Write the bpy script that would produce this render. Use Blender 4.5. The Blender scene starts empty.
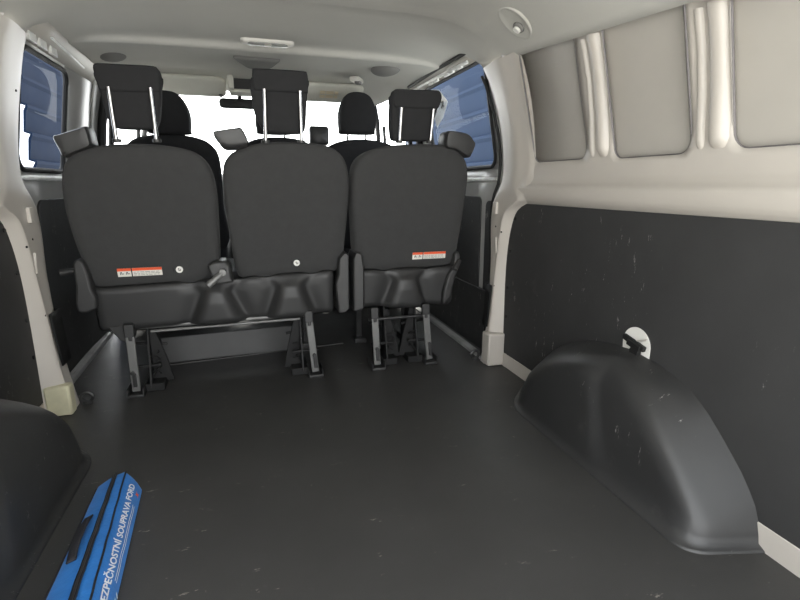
import bpy, bmesh, math, random
from math import sin, cos, pi, radians, atan2, hypot
from mathutils import Vector, Matrix
from mathutils.geometry import delaunay_2d_cdt
random.seed(7)
sc = bpy.context.scene
col = sc.collection

# ------------------------------------------------------------------ materials
def mat(name, base, rough=.6, metal=0., spec=.5, var=0., vscale=8., bump=0., bscale=300., dust=None, scratch=None, sheen=0.):
    m = bpy.data.materials.new(name); m.use_nodes = True
    nt = m.node_tree; N = nt.nodes; L = nt.links
    b = N['Principled BSDF']
    b.inputs['Roughness'].default_value = rough
    b.inputs['Metallic'].default_value = metal
    b.inputs['Specular IOR Level'].default_value = spec
    if sheen: b.inputs['Sheen Weight'].default_value = sheen
    tc = N.new('ShaderNodeTexCoord')
    def noise(scale, detail=4, rough_=.6, vec=None):
        n = N.new('ShaderNodeTexNoise'); n.inputs['Scale'].default_value = scale
        n.inputs['Detail'].default_value = detail; n.inputs['Roughness'].default_value = rough_
        L.new(vec or tc.outputs['Object'], n.inputs['Vector']); return n
    def ramp(src, a, bb):
        r = N.new('ShaderNodeMapRange'); r.inputs['From Min'].default_value = a; r.inputs['From Max'].default_value = bb
        r.clamp = True; L.new(src, r.inputs['Value']); return r.outputs['Result']
    def mix(fac, c1, c2):
        x = N.new('ShaderNodeMix'); x.data_type = 'RGBA'
        L.new(fac, x.inputs['Factor'])
        for i, c in ((6, c1), (7, c2)):
            if hasattr(c, 'links'): L.new(c, x.inputs[i])
            else: x.inputs[i].default_value = (*c, 1)
        return x.outputs[2]
    n = noise(vscale)
    lo = tuple(c * (1 - var) for c in base); hi = tuple(min(1, c * (1 + var)) for c in base)
    c = mix(ramp(n.outputs['Fac'], .3, .7), lo, hi)
    if dust:
        dc, amt, ds = dust
        dn = noise(ds, 8, .75)
        c = mix(ramp(dn.outputs['Fac'], .60 - amt, .82 - amt), c, dc)
    if scratch:
        scol, th = scratch
        w = noise(3.1, 3, .5)
        mp = N.new('ShaderNodeMapping'); mp.inputs['Scale'].default_value = (3, 9, 2.2); mp.inputs['Rotation'].default_value = (.5, .2, .3)
        L.new(tc.outputs['Object'], mp.inputs['Vector'])
        v = noise(5, 6, .85, mp.outputs['Vector'])
        a1 = ramp(v.outputs['Fac'], th, th + .015)
        a2 = ramp(w.outputs['Fac'], .45, .5)
        mm = N.new('ShaderNodeMath'); mm.operation = 'MULTIPLY'; L.new(a1, mm.inputs[0]); L.new(a2, mm.inputs[1])
        c = mix(mm.outputs[0], c, scol)
    L.new(c, b.inputs['Base Color'])
    rr = ramp(noise(vscale * 1.7).outputs['Fac'], 0, 1)
    rm = N.new('ShaderNodeMapRange'); rm.inputs['To Min'].default_value = max(.02, rough - .08); rm.inputs['To Max'].default_value = min(1, rough + .08)
    L.new(rr, rm.inputs['Value']); L.new(rm.outputs['Result'], b.inputs['Roughness'])
    if bump:
        bn = noise(bscale, 3, .5)
        bp = N.new('ShaderNodeBump'); bp.inputs['Strength'].default_value = bump; bp.inputs['Distance'].default_value = .002
        L.new(bn.outputs['Fac'], bp.inputs['Height']); L.new(bp.outputs['Normal'], b.inputs['Normal'])
    return m

def glass(name, tint, gloss=.06):
    m = bpy.data.materials.new(name); m.use_nodes = True
    nt = m.node_tree; N = nt.nodes; L = nt.links
    N.remove(N['Principled BSDF']); out = N['Material Output']
    t = N.new('ShaderNodeBsdfTransparent'); t.inputs['Color'].default_value = (*tint, 1)
    g = N.new('ShaderNodeBsdfGlossy'); g.inputs['Roughness'].default_value = .03
    n = N.new('ShaderNodeTexNoise'); n.inputs['Scale'].default_value = 3
    mr = N.new('ShaderNodeMapRange'); mr.inputs['To Min'].default_value = gloss * .8; mr.inputs['To Max'].default_value = gloss * 1.2
    L.new(n.outputs['Fac'], mr.inputs['Value'])
    x = N.new('ShaderNodeMixShader'); L.new(mr.outputs['Result'], x.inputs['Fac'])
    L.new(t.outputs[0], x.inputs[1]); L.new(g.outputs[0], x.inputs[2]); L.new(x.outputs[0], out.inputs['Surface'])
    return m

M = dict(
    white=mat('cream_white_paint', (.50, .465, .42), .35, var=.03, vscale=3, spec=.5),
    skin=mat('dull_grey_primer_paint', (.44, .415, .375), .42, var=.06, vscale=2.5, spec=.4),
    doorgrey=mat('grey_door_paint', (.30, .295, .28), .32, var=.04, spec=.5),
    bare=mat('bare_light_metal', (.75, .75, .73), .3, var=.15, vscale=20),
    headliner=mat('grey_headliner_fabric', (.47, .46, .425), .95, var=.04, vscale=2, bump=.25, bscale=900, spec=.1),
    visor=mat('pale_visor_fabric', (.55, .54, .48), .9, var=.03, spec=.1),
    dark_liner=mat('dark_grey_fabric_and_shade', (.20, .195, .185), .95, var=.05, spec=.1),  # also the shade colour of the headliner recess pads
    liner=mat('black_lining_board', (.036, .036, .036), .6, var=.12, vscale=4, bump=.15, bscale=500, dust=((.075, .074, .07), .0, 3.), scratch=((.3, .29, .27), .63), spec=.35),
    arch=mat('black_moulded_plastic', (.029, .029, .029), .42, var=.12, vscale=5, bump=.12, bscale=600, dust=((.08, .078, .073), -.02, 7.), scratch=((.28, .27, .25), .635), spec=.5),
    floor=mat('black_rubber_floor', (.044, .043, .0415), .45, var=.12, vscale=3, bump=.35, bscale=420, dust=((.085, .08, .072), -.03, 5.), scratch=((.24, .22, .19), .645), spec=.4),
    fabric=mat('black_seat_fabric', (.046, .046, .046), .92, var=.05, vscale=30, bump=.3, bscale=1100, spec=.15, sheen=.06),
    fabric2=mat('black_headrest_fabric', (.026, .026, .027), .9, var=.06, vscale=30, bump=.3, bscale=1100, spec=.15),
    plastic=mat('charcoal_seat_plastic', (.028, .028, .028), .48, var=.06, bump=.1, bscale=900, spec=.5),
    plastic2=mat('dark_belt_guide_plastic', (.027, .027, .027), .4, var=.08, bump=.2, bscale=700, spec=.5),
    black=mat('black_rubber', (.012, .012, .012), .6, var=.1, spec=.3),
    chrome=mat('polished_steel', (.5, .5, .5), .2, metal=1, var=.03),
    strap=mat('grey_steel_strip', (.17, .17, .165), .4, metal=.3, var=.15, vscale=12),
    steel=mat('dark_steel', (.06, .06, .06), .4, metal=.6, var=.2, vscale=25),
    panel=mat('smooth_dark_grey_panel', (.085, .085, .084), .45, var=.08),
    sill=mat('worn_sill_metal', (.30, .30, .29), .5, metal=.2, var=.2, vscale=15),
    tagw=mat('white_plastic', (.75, .74, .70), .4, var=.03),
    paper=mat('white_label', (.72, .70, .64), .5, var=.04),
    red=mat('orange_red_print', (.75, .10, .03), .5, var=.05),
    ink=mat('grey_print', (.22, .21, .2), .6, var=.05),
    inkb=mat('black_print', (.03, .03, .03), .6, var=.05),
    blue=mat('blue_nylon', (.014, .16, .50), .55, var=.12, vscale=25, bump=.4, bscale=160, spec=.4, sheen=.1),
    zip=mat('black_zip_tape', (.012, .012, .016), .7, var=.1, bump=.4, bscale=500),
    print=mat('white_print', (.75, .78, .82), .5, var=.08, vscale=60),
    lens=mat('frosted_lamp_lens', (.30, .30, .29), .15, var=.1, vscale=40, spec=.7),
    lamp=mat('pale_lamp_plastic', (.62, .60, .55), .4, var=.03),
    dash=mat('black_dashboard', (.02, .02, .02), .7, var=.05),
    yellow=mat('pale_yellow_print', (.60, .52, .36), .6, var=.04),
    clad=mat('blue_corrugated_steel', (.0095, .022, .050), .65, var=.08, vscale=2, spec=.08),
    ground=mat('pale_concrete_paving', (.50, .49, .46), .95, var=.2, vscale=3, bump=.5, bscale=80),
    body=mat('white_outer_paint', (.6, .6, .58), .3, var=.02),
    mastic=mat('yellowish_mastic', (.60, .57, .40), .5, var=.1, vscale=20),
    rim_grey=mat('dark_grey_rim', (.14, .13, .13), .6, var=.2, vscale=20),
)
GL = glass('tinted_window_glass', (.72, .76, .80), .012)
GLL = glass('dark_tinted_window_glass', (.34, .36, .40), .02)
GLW = glass('windscreen_glass', (.92, .94, .93), .04)

# ------------------------------------------------------------------ mesh helpers
class MB:
    def __init__(s): s.v = []; s.f = []
    def add(s, vs, fs):
        b = len(s.v); s.v += [tuple(v) for v in vs]; s.f += [tuple(b + i for i in f) for f in fs]; return s
    def grid(s, rows, cu=False, cap=False):
        n = len(rows[0]); vs = [p for r in rows for p in r]; fs = []
        for i in range(len(rows) - 1):
            for j in range(n if cu else n - 1):
                k = (j + 1) % n
                fs.append((i * n + j, i * n + k, (i + 1) * n + k, (i + 1) * n + j))
        if cap:
            fs.append(tuple(range(n))); fs.append(tuple((len(rows) - 1) * n + j for j in range(n)))
        return s.add(vs, fs)
    def box(s, c, d, R=None):
        x, y, z = (k / 2 for k in d); c = Vector(c)
        vs = [Vector((a, b, e)) for a in (-x, x) for b in (-y, y) for e in (-z, z)]
        if R: vs = [R @ v for v in vs]
        return s.add([v + c for v in vs], [(0, 1, 3, 2), (4, 6, 7, 5), (0, 4, 5, 1), (2, 3, 7, 6), (0, 2, 6, 4), (1, 5, 7, 3)])
    def tube(s, path, r, n=12, cap=True):
        path = [Vector(p) for p in path]; rows = []
        up = None
        for i, p in enumerate(path):
            t = (path[min(i + 1, len(path) - 1)] - path[max(i - 1, 0)]).normalized()
            if up is None: up = t.orthogonal().normalized()
            up = (up - t * up.dot(t)).normalized(); w = t.cross(up)
            rr = r[i] if isinstance(r, (list, tuple)) else r
            rows.append([p + (up * cos(a) + w * sin(a)) * rr for a in [2 * pi * k / n for k in range(n)]])
        return s.grid(rows, True, cap)
    def prism(s, outline, f, t0, t1):
        return s.grid([[f(a, b, t0) for a, b in outline], [f(a, b, t1) for a, b in outline]], True, True)
    def disc(s, c, nrm, r, h, n=24):
        c = Vector(c); nrm = Vector(nrm).normalized(); return s.tube([c, c + nrm * h], r, n)

def build(mb, name, m, parent=None, bevel=0, seg=2, sub=0, sharp=40, flat=False, solid=0, solid_off=1):
    me = bpy.data.meshes.new(name)
    me.from_pydata(mb.v, [], mb.f); me.validate()
    bm = bmesh.new(); bm.from_mesh(me)
    bmesh.ops.remove_doubles(bm, verts=bm.verts, dist=1e-5)
    bmesh.ops.recalc_face_normals(bm, faces=bm.faces)
    bm.to_mesh(me); bm.free()
    if not flat:
        for p in me.polygons: p.use_smooth = True
        me.set_sharp_from_angle(angle=radians(sharp))
    me.materials.append(m)
    o = bpy.data.objects.new(name, me); col.objects.link(o)
    if solid:
        q = o.modifiers.new('solid', 'SOLIDIFY'); q.thickness = solid; q.offset = solid_off
    if bevel:
        q = o.modifiers.new('bevel', 'BEVEL'); q.width = bevel; q.segments = seg; q.limit_method = 'ANGLE'; q.angle_limit = radians(35); q.harden_normals = False
    if sub:
        q = o.modifiers.new('sub', 'SUBSURF'); q.levels = sub; q.render_levels = sub
    if parent:
        o.parent = parent; o.matrix_parent_inverse = parent.matrix_basis.inverted()
    return o
def empty(name, loc=(0, 0, 0)):
    o = bpy.data.objects.new(name, None); o.location = loc; o.empty_display_size = .05; col.objects.link(o); return o
def tag(o, label, cat, group=None):
    o['label'] = label; o['category'] = cat
    if group: o['group'] = group
    return o
def struct(o, label=None, cat=None):
    o['kind'] = 'structure'
    if label: o['label'] = label
    if cat: o['category'] = cat
    return o
def lerp(tab, t):
    if t <= tab[0][0]: return tab[0][1]
    for (a, x), (b, y) in zip(tab, tab[1:]):
        if t <= b: return x + (y - x) * (t - a) / (b - a)
    return tab[-1][1]
def smooth_closed(pts, n=72):
    P = [Vector(p).to_3d() if len(p) == 2 else Vector(p) for p in pts]; k = len(P); out = []
    dense = []
    for i in range(k):
        p0, p1, p2, p3 = P[i - 1], P[i], P[(i + 1) % k], P[(i + 2) % k]
        for j in range(16):
            t = j / 16
            dense.append(.5 * ((2 * p1) + (p2 - p0) * t + (2 * p0 - 5 * p1 + 4 * p2 - p3) * t * t + (3 * p1 - p0 - 3 * p2 + p3) * t ** 3))
    d = [0]
    for i in range(len(dense)): d.append(d[-1] + (dense[(i + 1) % len(dense)] - dense[i]).length)
    T = d[-1]; j = 0
    for q in range(n):
        t = T * q / n
        while d[j + 1] < t: j += 1
        a, b = dense[j], dense[(j + 1) % len(dense)]
        out.append(a.lerp(b, (t - d[j]) / max(1e-9, d[j + 1] - d[j])))
    return [(p.x, p.y) for p in out]
def smooth_open(pts, n=24):
    P = [Vector(p) for p in pts]; P = [P[0] * 2 - P[1]] + P + [P[-1] * 2 - P[-2]]; out = []
    m = len(P) - 3
    for q in range(n + 1):
        u = q / n * m; i = min(int(u), m - 1); t = u - i
        p0, p1, p2, p3 = P[i:i + 4]
        out.append(.5 * ((2 * p1) + (p2 - p0) * t + (2 * p0 - 5 * p1 + 4 * p2 - p3) * t * t + (3 * p1 - p0 - 3 * p2 + p3) * t ** 3))
    return out
def rrect(x0, x1, z0, z1, r, n=6):
    out = []
    for cx, cz, a0 in ((x1 - r, z1 - r, 0), (x0 + r, z1 - r, pi / 2), (x0 + r, z0 + r, pi), (x1 - r, z0 + r, 1.5 * pi)):
        for k in range(n + 1):
            a = a0 + pi / 2 * k / n; out.append((cx + r * cos(a), cz + r * sin(a)))
    return out
def puff(mb, outline, rings, f):
    """closed cushion: rings of (inset, y) between a rear and a front cap"""
    cx = sum(p[0] for p in outline) / len(outline); cz = sum(p[1] for p in outline) / len(outline)
    hw = max(abs(p[0] - cx) for p in outline); hh = max(abs(p[1] - cz) for p in outline)
    rows = [[f(cx + (x - cx) * (1 - d / hw), y, cz + (z - cz) * (1 - d / hh)) for x, z in outline] for d, y in rings]
    return mb.grid(rows, True, True)

# ------------------------------------------------------------------ camera
F_PX = 480.
cam = bpy.data.cameras.new('camera'); cam.sensor_width = 36; cam.lens = 36 * F_PX / 800; cam.clip_start = .02
co = bpy.data.objects.new('camera', cam); col.objects.link(co)
Rm = Matrix(((.95683154, .06827336, -.28251046), (-.2906431, .224764, -.93005792), (0, .97201846, .23490446)))
Rm = Matrix((Rm[0], [-k for k in Rm[1]], Rm[2])) if False else Rm
# world forward (+Y) maps to the vanishing point at pixel (250, 184)
fx, fy = (250 - 400) / F_PX, (300 - 184) / F_PX
Fv = Vector((fx, fy, -1)).normalized(); Uv = Vector((0, 1, fy)).normalized(); Rv = Fv.cross(Uv)
co.matrix_world = Matrix.Translation((-.152, 0, .8)) @ Matrix((Rv, Fv, Uv)).to_4x4()
sc.camera = co

# ------------------------------------------------------------------ world and daylight
w = bpy.data.worlds.new('overcast_sky'); sc.world = w; w.use_nodes = True
nt = w.node_tree; bg = nt.nodes['Background']
tc = nt.nodes.new('ShaderNodeTexCoord'); sp = nt.nodes.new('ShaderNodeSeparateXYZ'); nt.links.new(tc.outputs['Generated'], sp.inputs[0])
mr = nt.nodes.new('ShaderNodeMapRange'); mr.inputs['From Min'].default_value = -.05; mr.inputs['From Max'].default_value = .6
nt.links.new(sp.outputs['Z'], mr.inputs['Value'])
mx = nt.nodes.new('ShaderNodeMix'); mx.data_type = 'RGBA'
mx.inputs[6].default_value = (1.0, 1.0, 1.0, 1); mx.inputs[7].default_value = (.93, .97, 1.0, 1)
nt.links.new(mr.outputs['Result'], mx.inputs['Factor']); nt.links.new(mx.outputs[2], bg.inputs['Color'])
# sky made stronger ahead of the van than behind, to light the headliner
ms = nt.nodes.new('ShaderNodeMapRange'); ms.interpolation_type = 'SMOOTHSTEP'
ms.inputs['From Min'].default_value = .15; ms.inputs['From Max'].default_value = -.5; ms.inputs['To Min'].default_value = 6.5; ms.inputs['To Max'].default_value = 3.45
nt.links.new(sp.outputs['Y'], ms.inputs['Value']); nt.links.new(ms.outputs['Result'], bg.inputs['Strength'])
sc.view_settings.view_transform = 'Standard'; sc.view_settings.look = 'None'
sc.view_settings.gamma = 1; sc.view_settings.use_curve_mapping = False
sc.view_settings.exposure = .52
sc.cycles.max_bounces = 10; sc.cycles.diffuse_bounces = 6; sc.cycles.transparent_max_bounces = 12

# added sun ahead of the van, brightens the front headliner by ground bounce
sl = bpy.data.lights.new('sun', 'SUN'); sl.energy = 11; sl.angle = radians(6); sl.color = (1, .97, .92)
so = bpy.data.objects.new('sun', sl); col.objects.link(so); so.rotation_euler = (radians(-14), 0, 0)

# ------------------------------------------------------------------ outside
m = MB(); m.box((0, 3, -.62), (30, 30, .04)); struct(build(m, 'ground', M['ground']))
def cladding(x, s, y0, y1, name):
    m = MB(); prof = []
    z = -.6; t = 0
    while z < 3.2:
        for dz, dx in ((0, .0), (.16, .028), (.19, .045), (.215, .045)): prof.append((x + s * -dx, z + dz))
        z += .23
    m.grid([[(a, y0, b) for a, b in prof], [(a, y1, b) for a, b in prof]])
    return struct(build(m, name, M['clad'], solid=.02, flat=True))
cladding(1.95, 1, 2.6, 6.6, 'wall_outside_right')
cladding(-1.95, -1, 5.05, 7.2, 'wall_outside_left')

# ------------------------------------------------------------------ floor, base strips, roof
m = MB()
m.prism([(-.9, .08), (.9, .08), (.9, 1.8), (.83, 1.8), (.83, 3.9), (-.9, 3.9)], lambda a, b, t_: (a, b, t_), -.03, 0)
floor = struct(build(m, 'floor', M['floor'], flat=True))
# low ridge across the floor mat under the seats
m = MB(); m.tube([(-.62, 2.262, .0), (-.2, 2.30, .0), (.25, 2.34, .0)], .004, 8); struct(build(m, 'floor_seam', M['floor'], floor))

# headliner
ZC = [(.05, 1.34), (.6, 1.375), (1.1, 1.395), (1.75, 1.395), (1.80, 1.389), (1.85, 1.395), (2.30, 1.388), (2.34, 1.380), (2.352, 1.362), (2.366, 1.358), (2.40, 1.362), (2.6, 1.382), (2.8, 1.394), (2.95, 1.392), (3.05, 1.372), (3.16, 1.325)]
ZE = [(.05, 1.10), (.85, 1.165), (.92, 1.185), (1.65, 1.245), (1.97, 1.265), (2.10, 1.335), (2.9, 1.335), (3.16, 1.28)]
XE = [(.05, .80), (1.7, .80), (2.0, .82), (2.9, .79), (3.16, .64)]
ys = sorted(set([round(.05 + .08 * i, 3) for i in range(39)] + [a for a, _ in ZC] + [2.32, 2.347, 2.363]))
def head_z(x, y):
    u = min(1, abs(x) / lerp(XE, y)); return lerp(ZE, y) + (lerp(ZC, y) - lerp(ZE, y)) * (1 - u ** 7)
m = MB()
rows = []
for y in ys:
    us = [-1 + 2 * i / 60 for i in range(61)]
    us = [math.copysign(abs(u) ** .6, u) for u in us]
    rows.append([(u * lerp(XE, y), y, head_z(u * lerp(XE, y), y)) for u in us])
m.grid(rows)
ceiling = struct(build(m, 'ceiling', M['headliner'], solid=.012, sharp=60))
m = MB(); m.box((0, 1.63, 1.47), (2.0, 3.1, .03)); struct(build(m, 'roof', M['body']))
# dark pads painting the shade of the headliner recesses above the belts
for s, x, y in ((1, .56, 2.60), (-1, -.73, 2.66)):
    m = MB(); rows = []
    for i in range(9):
        t = i / 8 * pi / 2
        rows.append([(x + .075 * cos(t) * cos(a), y + .11 * cos(t) * sin(a), 1.378 - .03 * sin(t)) for a in [2 * pi * k / 24 for k in range(24)]])
    m.grid(rows, True); struct(build(m, 'scoop_shade', M['dark_liner'], ceiling))

# ------------------------------------------------------------------ side walls (cargo part)
XIN = [(.70, .905), (.720, .902), (.728, .890), (.738, .876), (.752, .866), (.780, .860), (.790, .862), (.799, .872), (.812, .884), (.87, .890), (1.0, .873), (1.1, .853), (1.2, .822), (1.28, .785), (1.36, .72)]
def xin(z):
    h = .012
    return (lerp(XIN, z - h) + lerp(XIN, z) + lerp(XIN, z + h)) / 3 if z > .80 else lerp(XIN, z)
WINS = [(1.362, 1.668, .878, 1.30, .035), (.972, 1.240, .872, 1.30, .035), (.10, .862, .875, 1.28, .04)]
def inset_panel(s, side):
    # inner pressing with three openings
    pts = []; edges = []
    def ring(o, closed=True):
        b = len(pts); pts.extend(Vector(p) for p in o)
        edges.extend((b + i, b + (i + 1) % len(o)) for i in range(len(o)))
    y0, y1, z0, z1 = .06, 1.78, .702, 1.36
    zs = [.702, .712, .72, .724, .728, .733, .738, .745, .752, .765, .782, .788, .795, .80, .806, .815, .825, .845] + [.86 + .02 * i for i in range(26)]
    zs = [z for z in zs if z <= z1]
    outer = [(y0, z) for z in zs] + [(y1, z) for z in reversed(zs)]
    ring(outer)
    holes = [rrect(a, b, c, d, r) for a, b, c, d, r in WINS]
    for h in holes: ring(h)
    for z in zs[1:-1]:
        for i in range(1, 86):
            y = y0 + (y1 - y0) * i / 86
            if any(a - .005 < y < b + .005 and c - .005 < z < d + .005 for a, b, c, d, r in WINS): continue
            pts.append(Vector((y, z)))
    for _, z in enumerate(zs):
        pass
    vs, es, fs, *_ = delaunay_2d_cdt(pts, edges, [], 0, 1e-6)
    keep = []
    for f in fs:
        c = sum((vs[i] for i in f), Vector((0, 0))) / len(f)
        if any(a < c.x < b and cc < c.y < d and _in(c, (a, b, cc, d, r)) for a, b, cc, d, r in WINS): continue
        keep.append(f)
    m = MB(); m.add([(s * xin(v.y), v.x, v.y) for v in vs], keep)
    return m, holes
def _in(c, W):
    a, b, z0, z1, r = W
    qx = max(a + r - c.x, c.x - (b - r), 0); qz = max(z0 + r - c.y, c.y - (z1 - r), 0)
    return qx * qx + qz * qz <= r * r * 1.0001
trim_no = 1
for s, side in ((1, 'right'), (-1, 'left')):
    # outer skin behind the openings
    m = MB(); zz = [-.05 + .05 * i for i in range(30)]
    m.grid([[(s * ((xin(z) if z > .82 else .888) + .022 + (.02 if z < .8 else 0)), y, z) for z in zz] for y in (.06, .5, 1.0, 1.4, 1.8)])
    wall = struct(build(m, 'wall_' + side, M['skin'], solid=.004, solid_off=0))
    m, holes = inset_panel(s, side)
    tr = struct(build(m, 'trim_%d' % trim_no, M['white'], solid=.004, sharp=50)); trim_no += 1
    for h in holes:
        m = MB(); path = [(s * (xin(z) + .004), y, z) for y, z in h] ; path.append(path[0])
        m.tube(path, .0035, 6, cap=False); struct(build(m, 'opening_rim', M['rim_grey'], tr))  # thin dark grey bead around each opening
    # upright pressed ribs between the openings
    for y, hw, d in ((1.334, .011, .011), (1.284, .025, .020), (.945, .013, .011), (.897, .027, .020)):
        if s < 0 and False: continue
        m = MB(); rows = []
        for i in range(25):
            z = .878 + (.335 if y > 1.1 else .30) * i / 24; g = min(1, i / 2.0) ** .5
            rows.append([(s * (xin(z) + .002 - g * d * (1 - abs(k / 5) ** 2.6)), y + hw * k / 5 * (.6 + .4 * g), z) for k in range(-5, 6)])
        m.grid(rows); struct(build(m, 'pressed_rib', M['white'], tr, sharp=80))
    # painted strip left showing between lining board and floor
    m = MB(); m.box((s * .897, .955, .029), (.014, 1.76, .062)); struct(build(m, 'baseboard_' + side, M['white'], bevel=.002))

# door pillar behind each sliding door
def pillar(s, no):
    zs = [0, .03, .09, .12, .2, .3, .4, .5, .58, .64, .68, .71, .735, .76, .79, .82, .87, .94, 1.02, 1.1, 1.18, 1.23, 1.262]
    XI = [(0, .815), (.1, .83), (.2, .842), (.5, .862), (.75, .855), (.82, .868), (.9, .872), (1.0, .862), (1.1, .84), (1.2, .812), (1.34, .75)]  # inner face
    YR = [(0, 1.845), (.12, 1.85), (.30, 1.855), (.46, 1.857), (.58, 1.84), (.66, 1.815), (.70, 1.79), (.718, 1.75), (.735, 1.67), (.76, 1.66), (1.34, 1.66)]   # edge towards the lining
    YF = [(0, 1.925), (.12, 1.925), (.3, 1.93), (.45, 1.95), (.62, 1.97), (.72, 1.95), (.80, 1.92), (.94, 1.925), (1.1, 1.945), (1.34, 2.0)]       # edge at the rubber seal
    if s < 0: YF = [(0, 1.96), (.3, 1.97), (.45, 1.99), (.62, 2.01), (.72, 1.995), (.80, 1.975), (.90, 2.0), (1.0, 2.02), (1.12, 2.02), (1.2, 2.0), (1.262, 1.985)]
    m = MB(); rows = []
    for z in zs:
        xi, yr, yf = lerp(XI, z), lerp(YR, z), lerp(YF, z)
        xo = min(.915, xin(z) + .004) if z > .735 else .915
        up = max(0, min(1, (z - .72) / .08))          # above the rail the pillar is one rounded column
        lip = .022
        if up < 1:
            a = [(xo, yr - .022), (xo - .012, yr - .015), (xi + .012, yr + lip * .6), (xi + .003, yr + lip), (xi, yr + lip + .006), (xi + .003, yr + lip + .012), (xi + .004, (yr + yf) / 2), (xi + .004, yf - .012), (xi + .012, yf), (.95, yf + .01)]
        if up > 0:
            L = yf - yr
            b = [(xo, yr), (xo - .004, yr + .05 * L), (xo - .012, yr + .12 * L), (xi - .004 + .01, yr + .24 * L), (xi - .004, yr + .36 * L), (xi - .006, yr + .48 * L), (xi, yr + .62 * L), (xi + .006, yr + .78 * L), (xi + .014, yf), (.95 if z < 1 else xi + .10, yf + .01)]
        c = a if up <= 0 else (b if up >= 1 else [(p[0] + (q[0] - p[0]) * up, p[1] + (q[1] - p[1]) * up) for p, q in zip(a, b)])
        rows.append([(s * x, y, z) for x, y in c])
    m.grid(rows)
    o = struct(build(m, 'trim_%d' % no, M['white'], sharp=60, sub=1))
    # black rubber door seal along the front edge
    m = MB(); m.tube([(s * (lerp(XI, z) + (.016 if s > 0 else .035)), lerp(YF, z) + .010, z) for z in [.0 + .04 * i for i in range(32)]], .0065 if s > 0 else .004, 8)
    struct(build(m, 'rubber_seal', M['black'], o))
    # black patch on the pillar, bolts and slot
    m = MB(); xi = lambda z: lerp(XI, z)
    m.grid([[(s * (xi(z) - .003 + (.06 if k == 3 else 0)), y, z) for k, y in enumerate((1.885, 1.905, lerp(YF, z) + .004, lerp(YF, z) + .018))] for z in (.17, .25, .32, .36)])
    struct(build(m, 'striker_patch', M['black'], o, solid=.004))
    m = MB(); m.tube([(s * (xi(z) + .002), 1.885 + .1 * (z - .5), z) for z in (.505, .54, .575)], .006, 8)
    m.box((s * (xi(.71) + .0), 1.90, .70), (.012, .03, .05))
    struct(build(m, 'pressed_boss', M['white'], o, bevel=.003))
    m = MB()
    for y, z in ((1.9, .62), (1.85, .60), (1.93, 1.09), (1.88, .36)): m.disc((s * (xi(z) + .006), y, z), (-s, 0, 0), .004, .004, 10)
    struct(build(m, 'bolt_hole', M['black'], o))
    # low foot trim
    m = MB(); m.box((s * (.856 if s > 0 else .850), 1.862 if s > 0 else 1.86, .075 if s > 0 else .055), (.080, .07 if s > 0 else .05, .15 if s > 0 else .11)); struct(build(m, 'pillar_foot', M['white'] if s > 0 else M['mastic'], o, bevel=.008))
    return o
pillar(1, 3); pillar(-1, 4)

# ------------------------------------------------------------------ lining boards on the cargo sides
def lining(s):
    yf = [(.054, 1.852), (.30, 1.858), (.46, 1.862), (.58, 1.845), (.66, 1.822), (.70, 1.800), (.716, 1.775), (.723, 1.735)]
    o = [(.10, .060), (.60, .060), (1.2, .057)] + [(y, z) for z, y in yf] + [(1.0, .724), (.10, .724)]
    m = MB(); m.prism(o, lambda a, b, t: (s * t, a, b), .893, .899)
    b = build(m, 'lining_board', M['liner'], flat=True)
    # small dark fixing studs along the front edge
    for y, z in ((1.79, .66), (1.82, .52), (1.825, .36), (1.825, .23)):
        m = MB(); m.disc((s * .893, y, z), (-s, 0, 0), .007, .004, 12); build(m, 'fixing_stud', M['black'], b)
    return b
lr = lining(1); tag(lr, 'scuffed black lining board on the cargo side with the white lashing cut-out', 'panel', 'cargo lining boards')
ll = lining(-1); tag(ll, 'black lining board beside the cream pillar that has a yellowish foot', 'panel', 'cargo lining boards')

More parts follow.
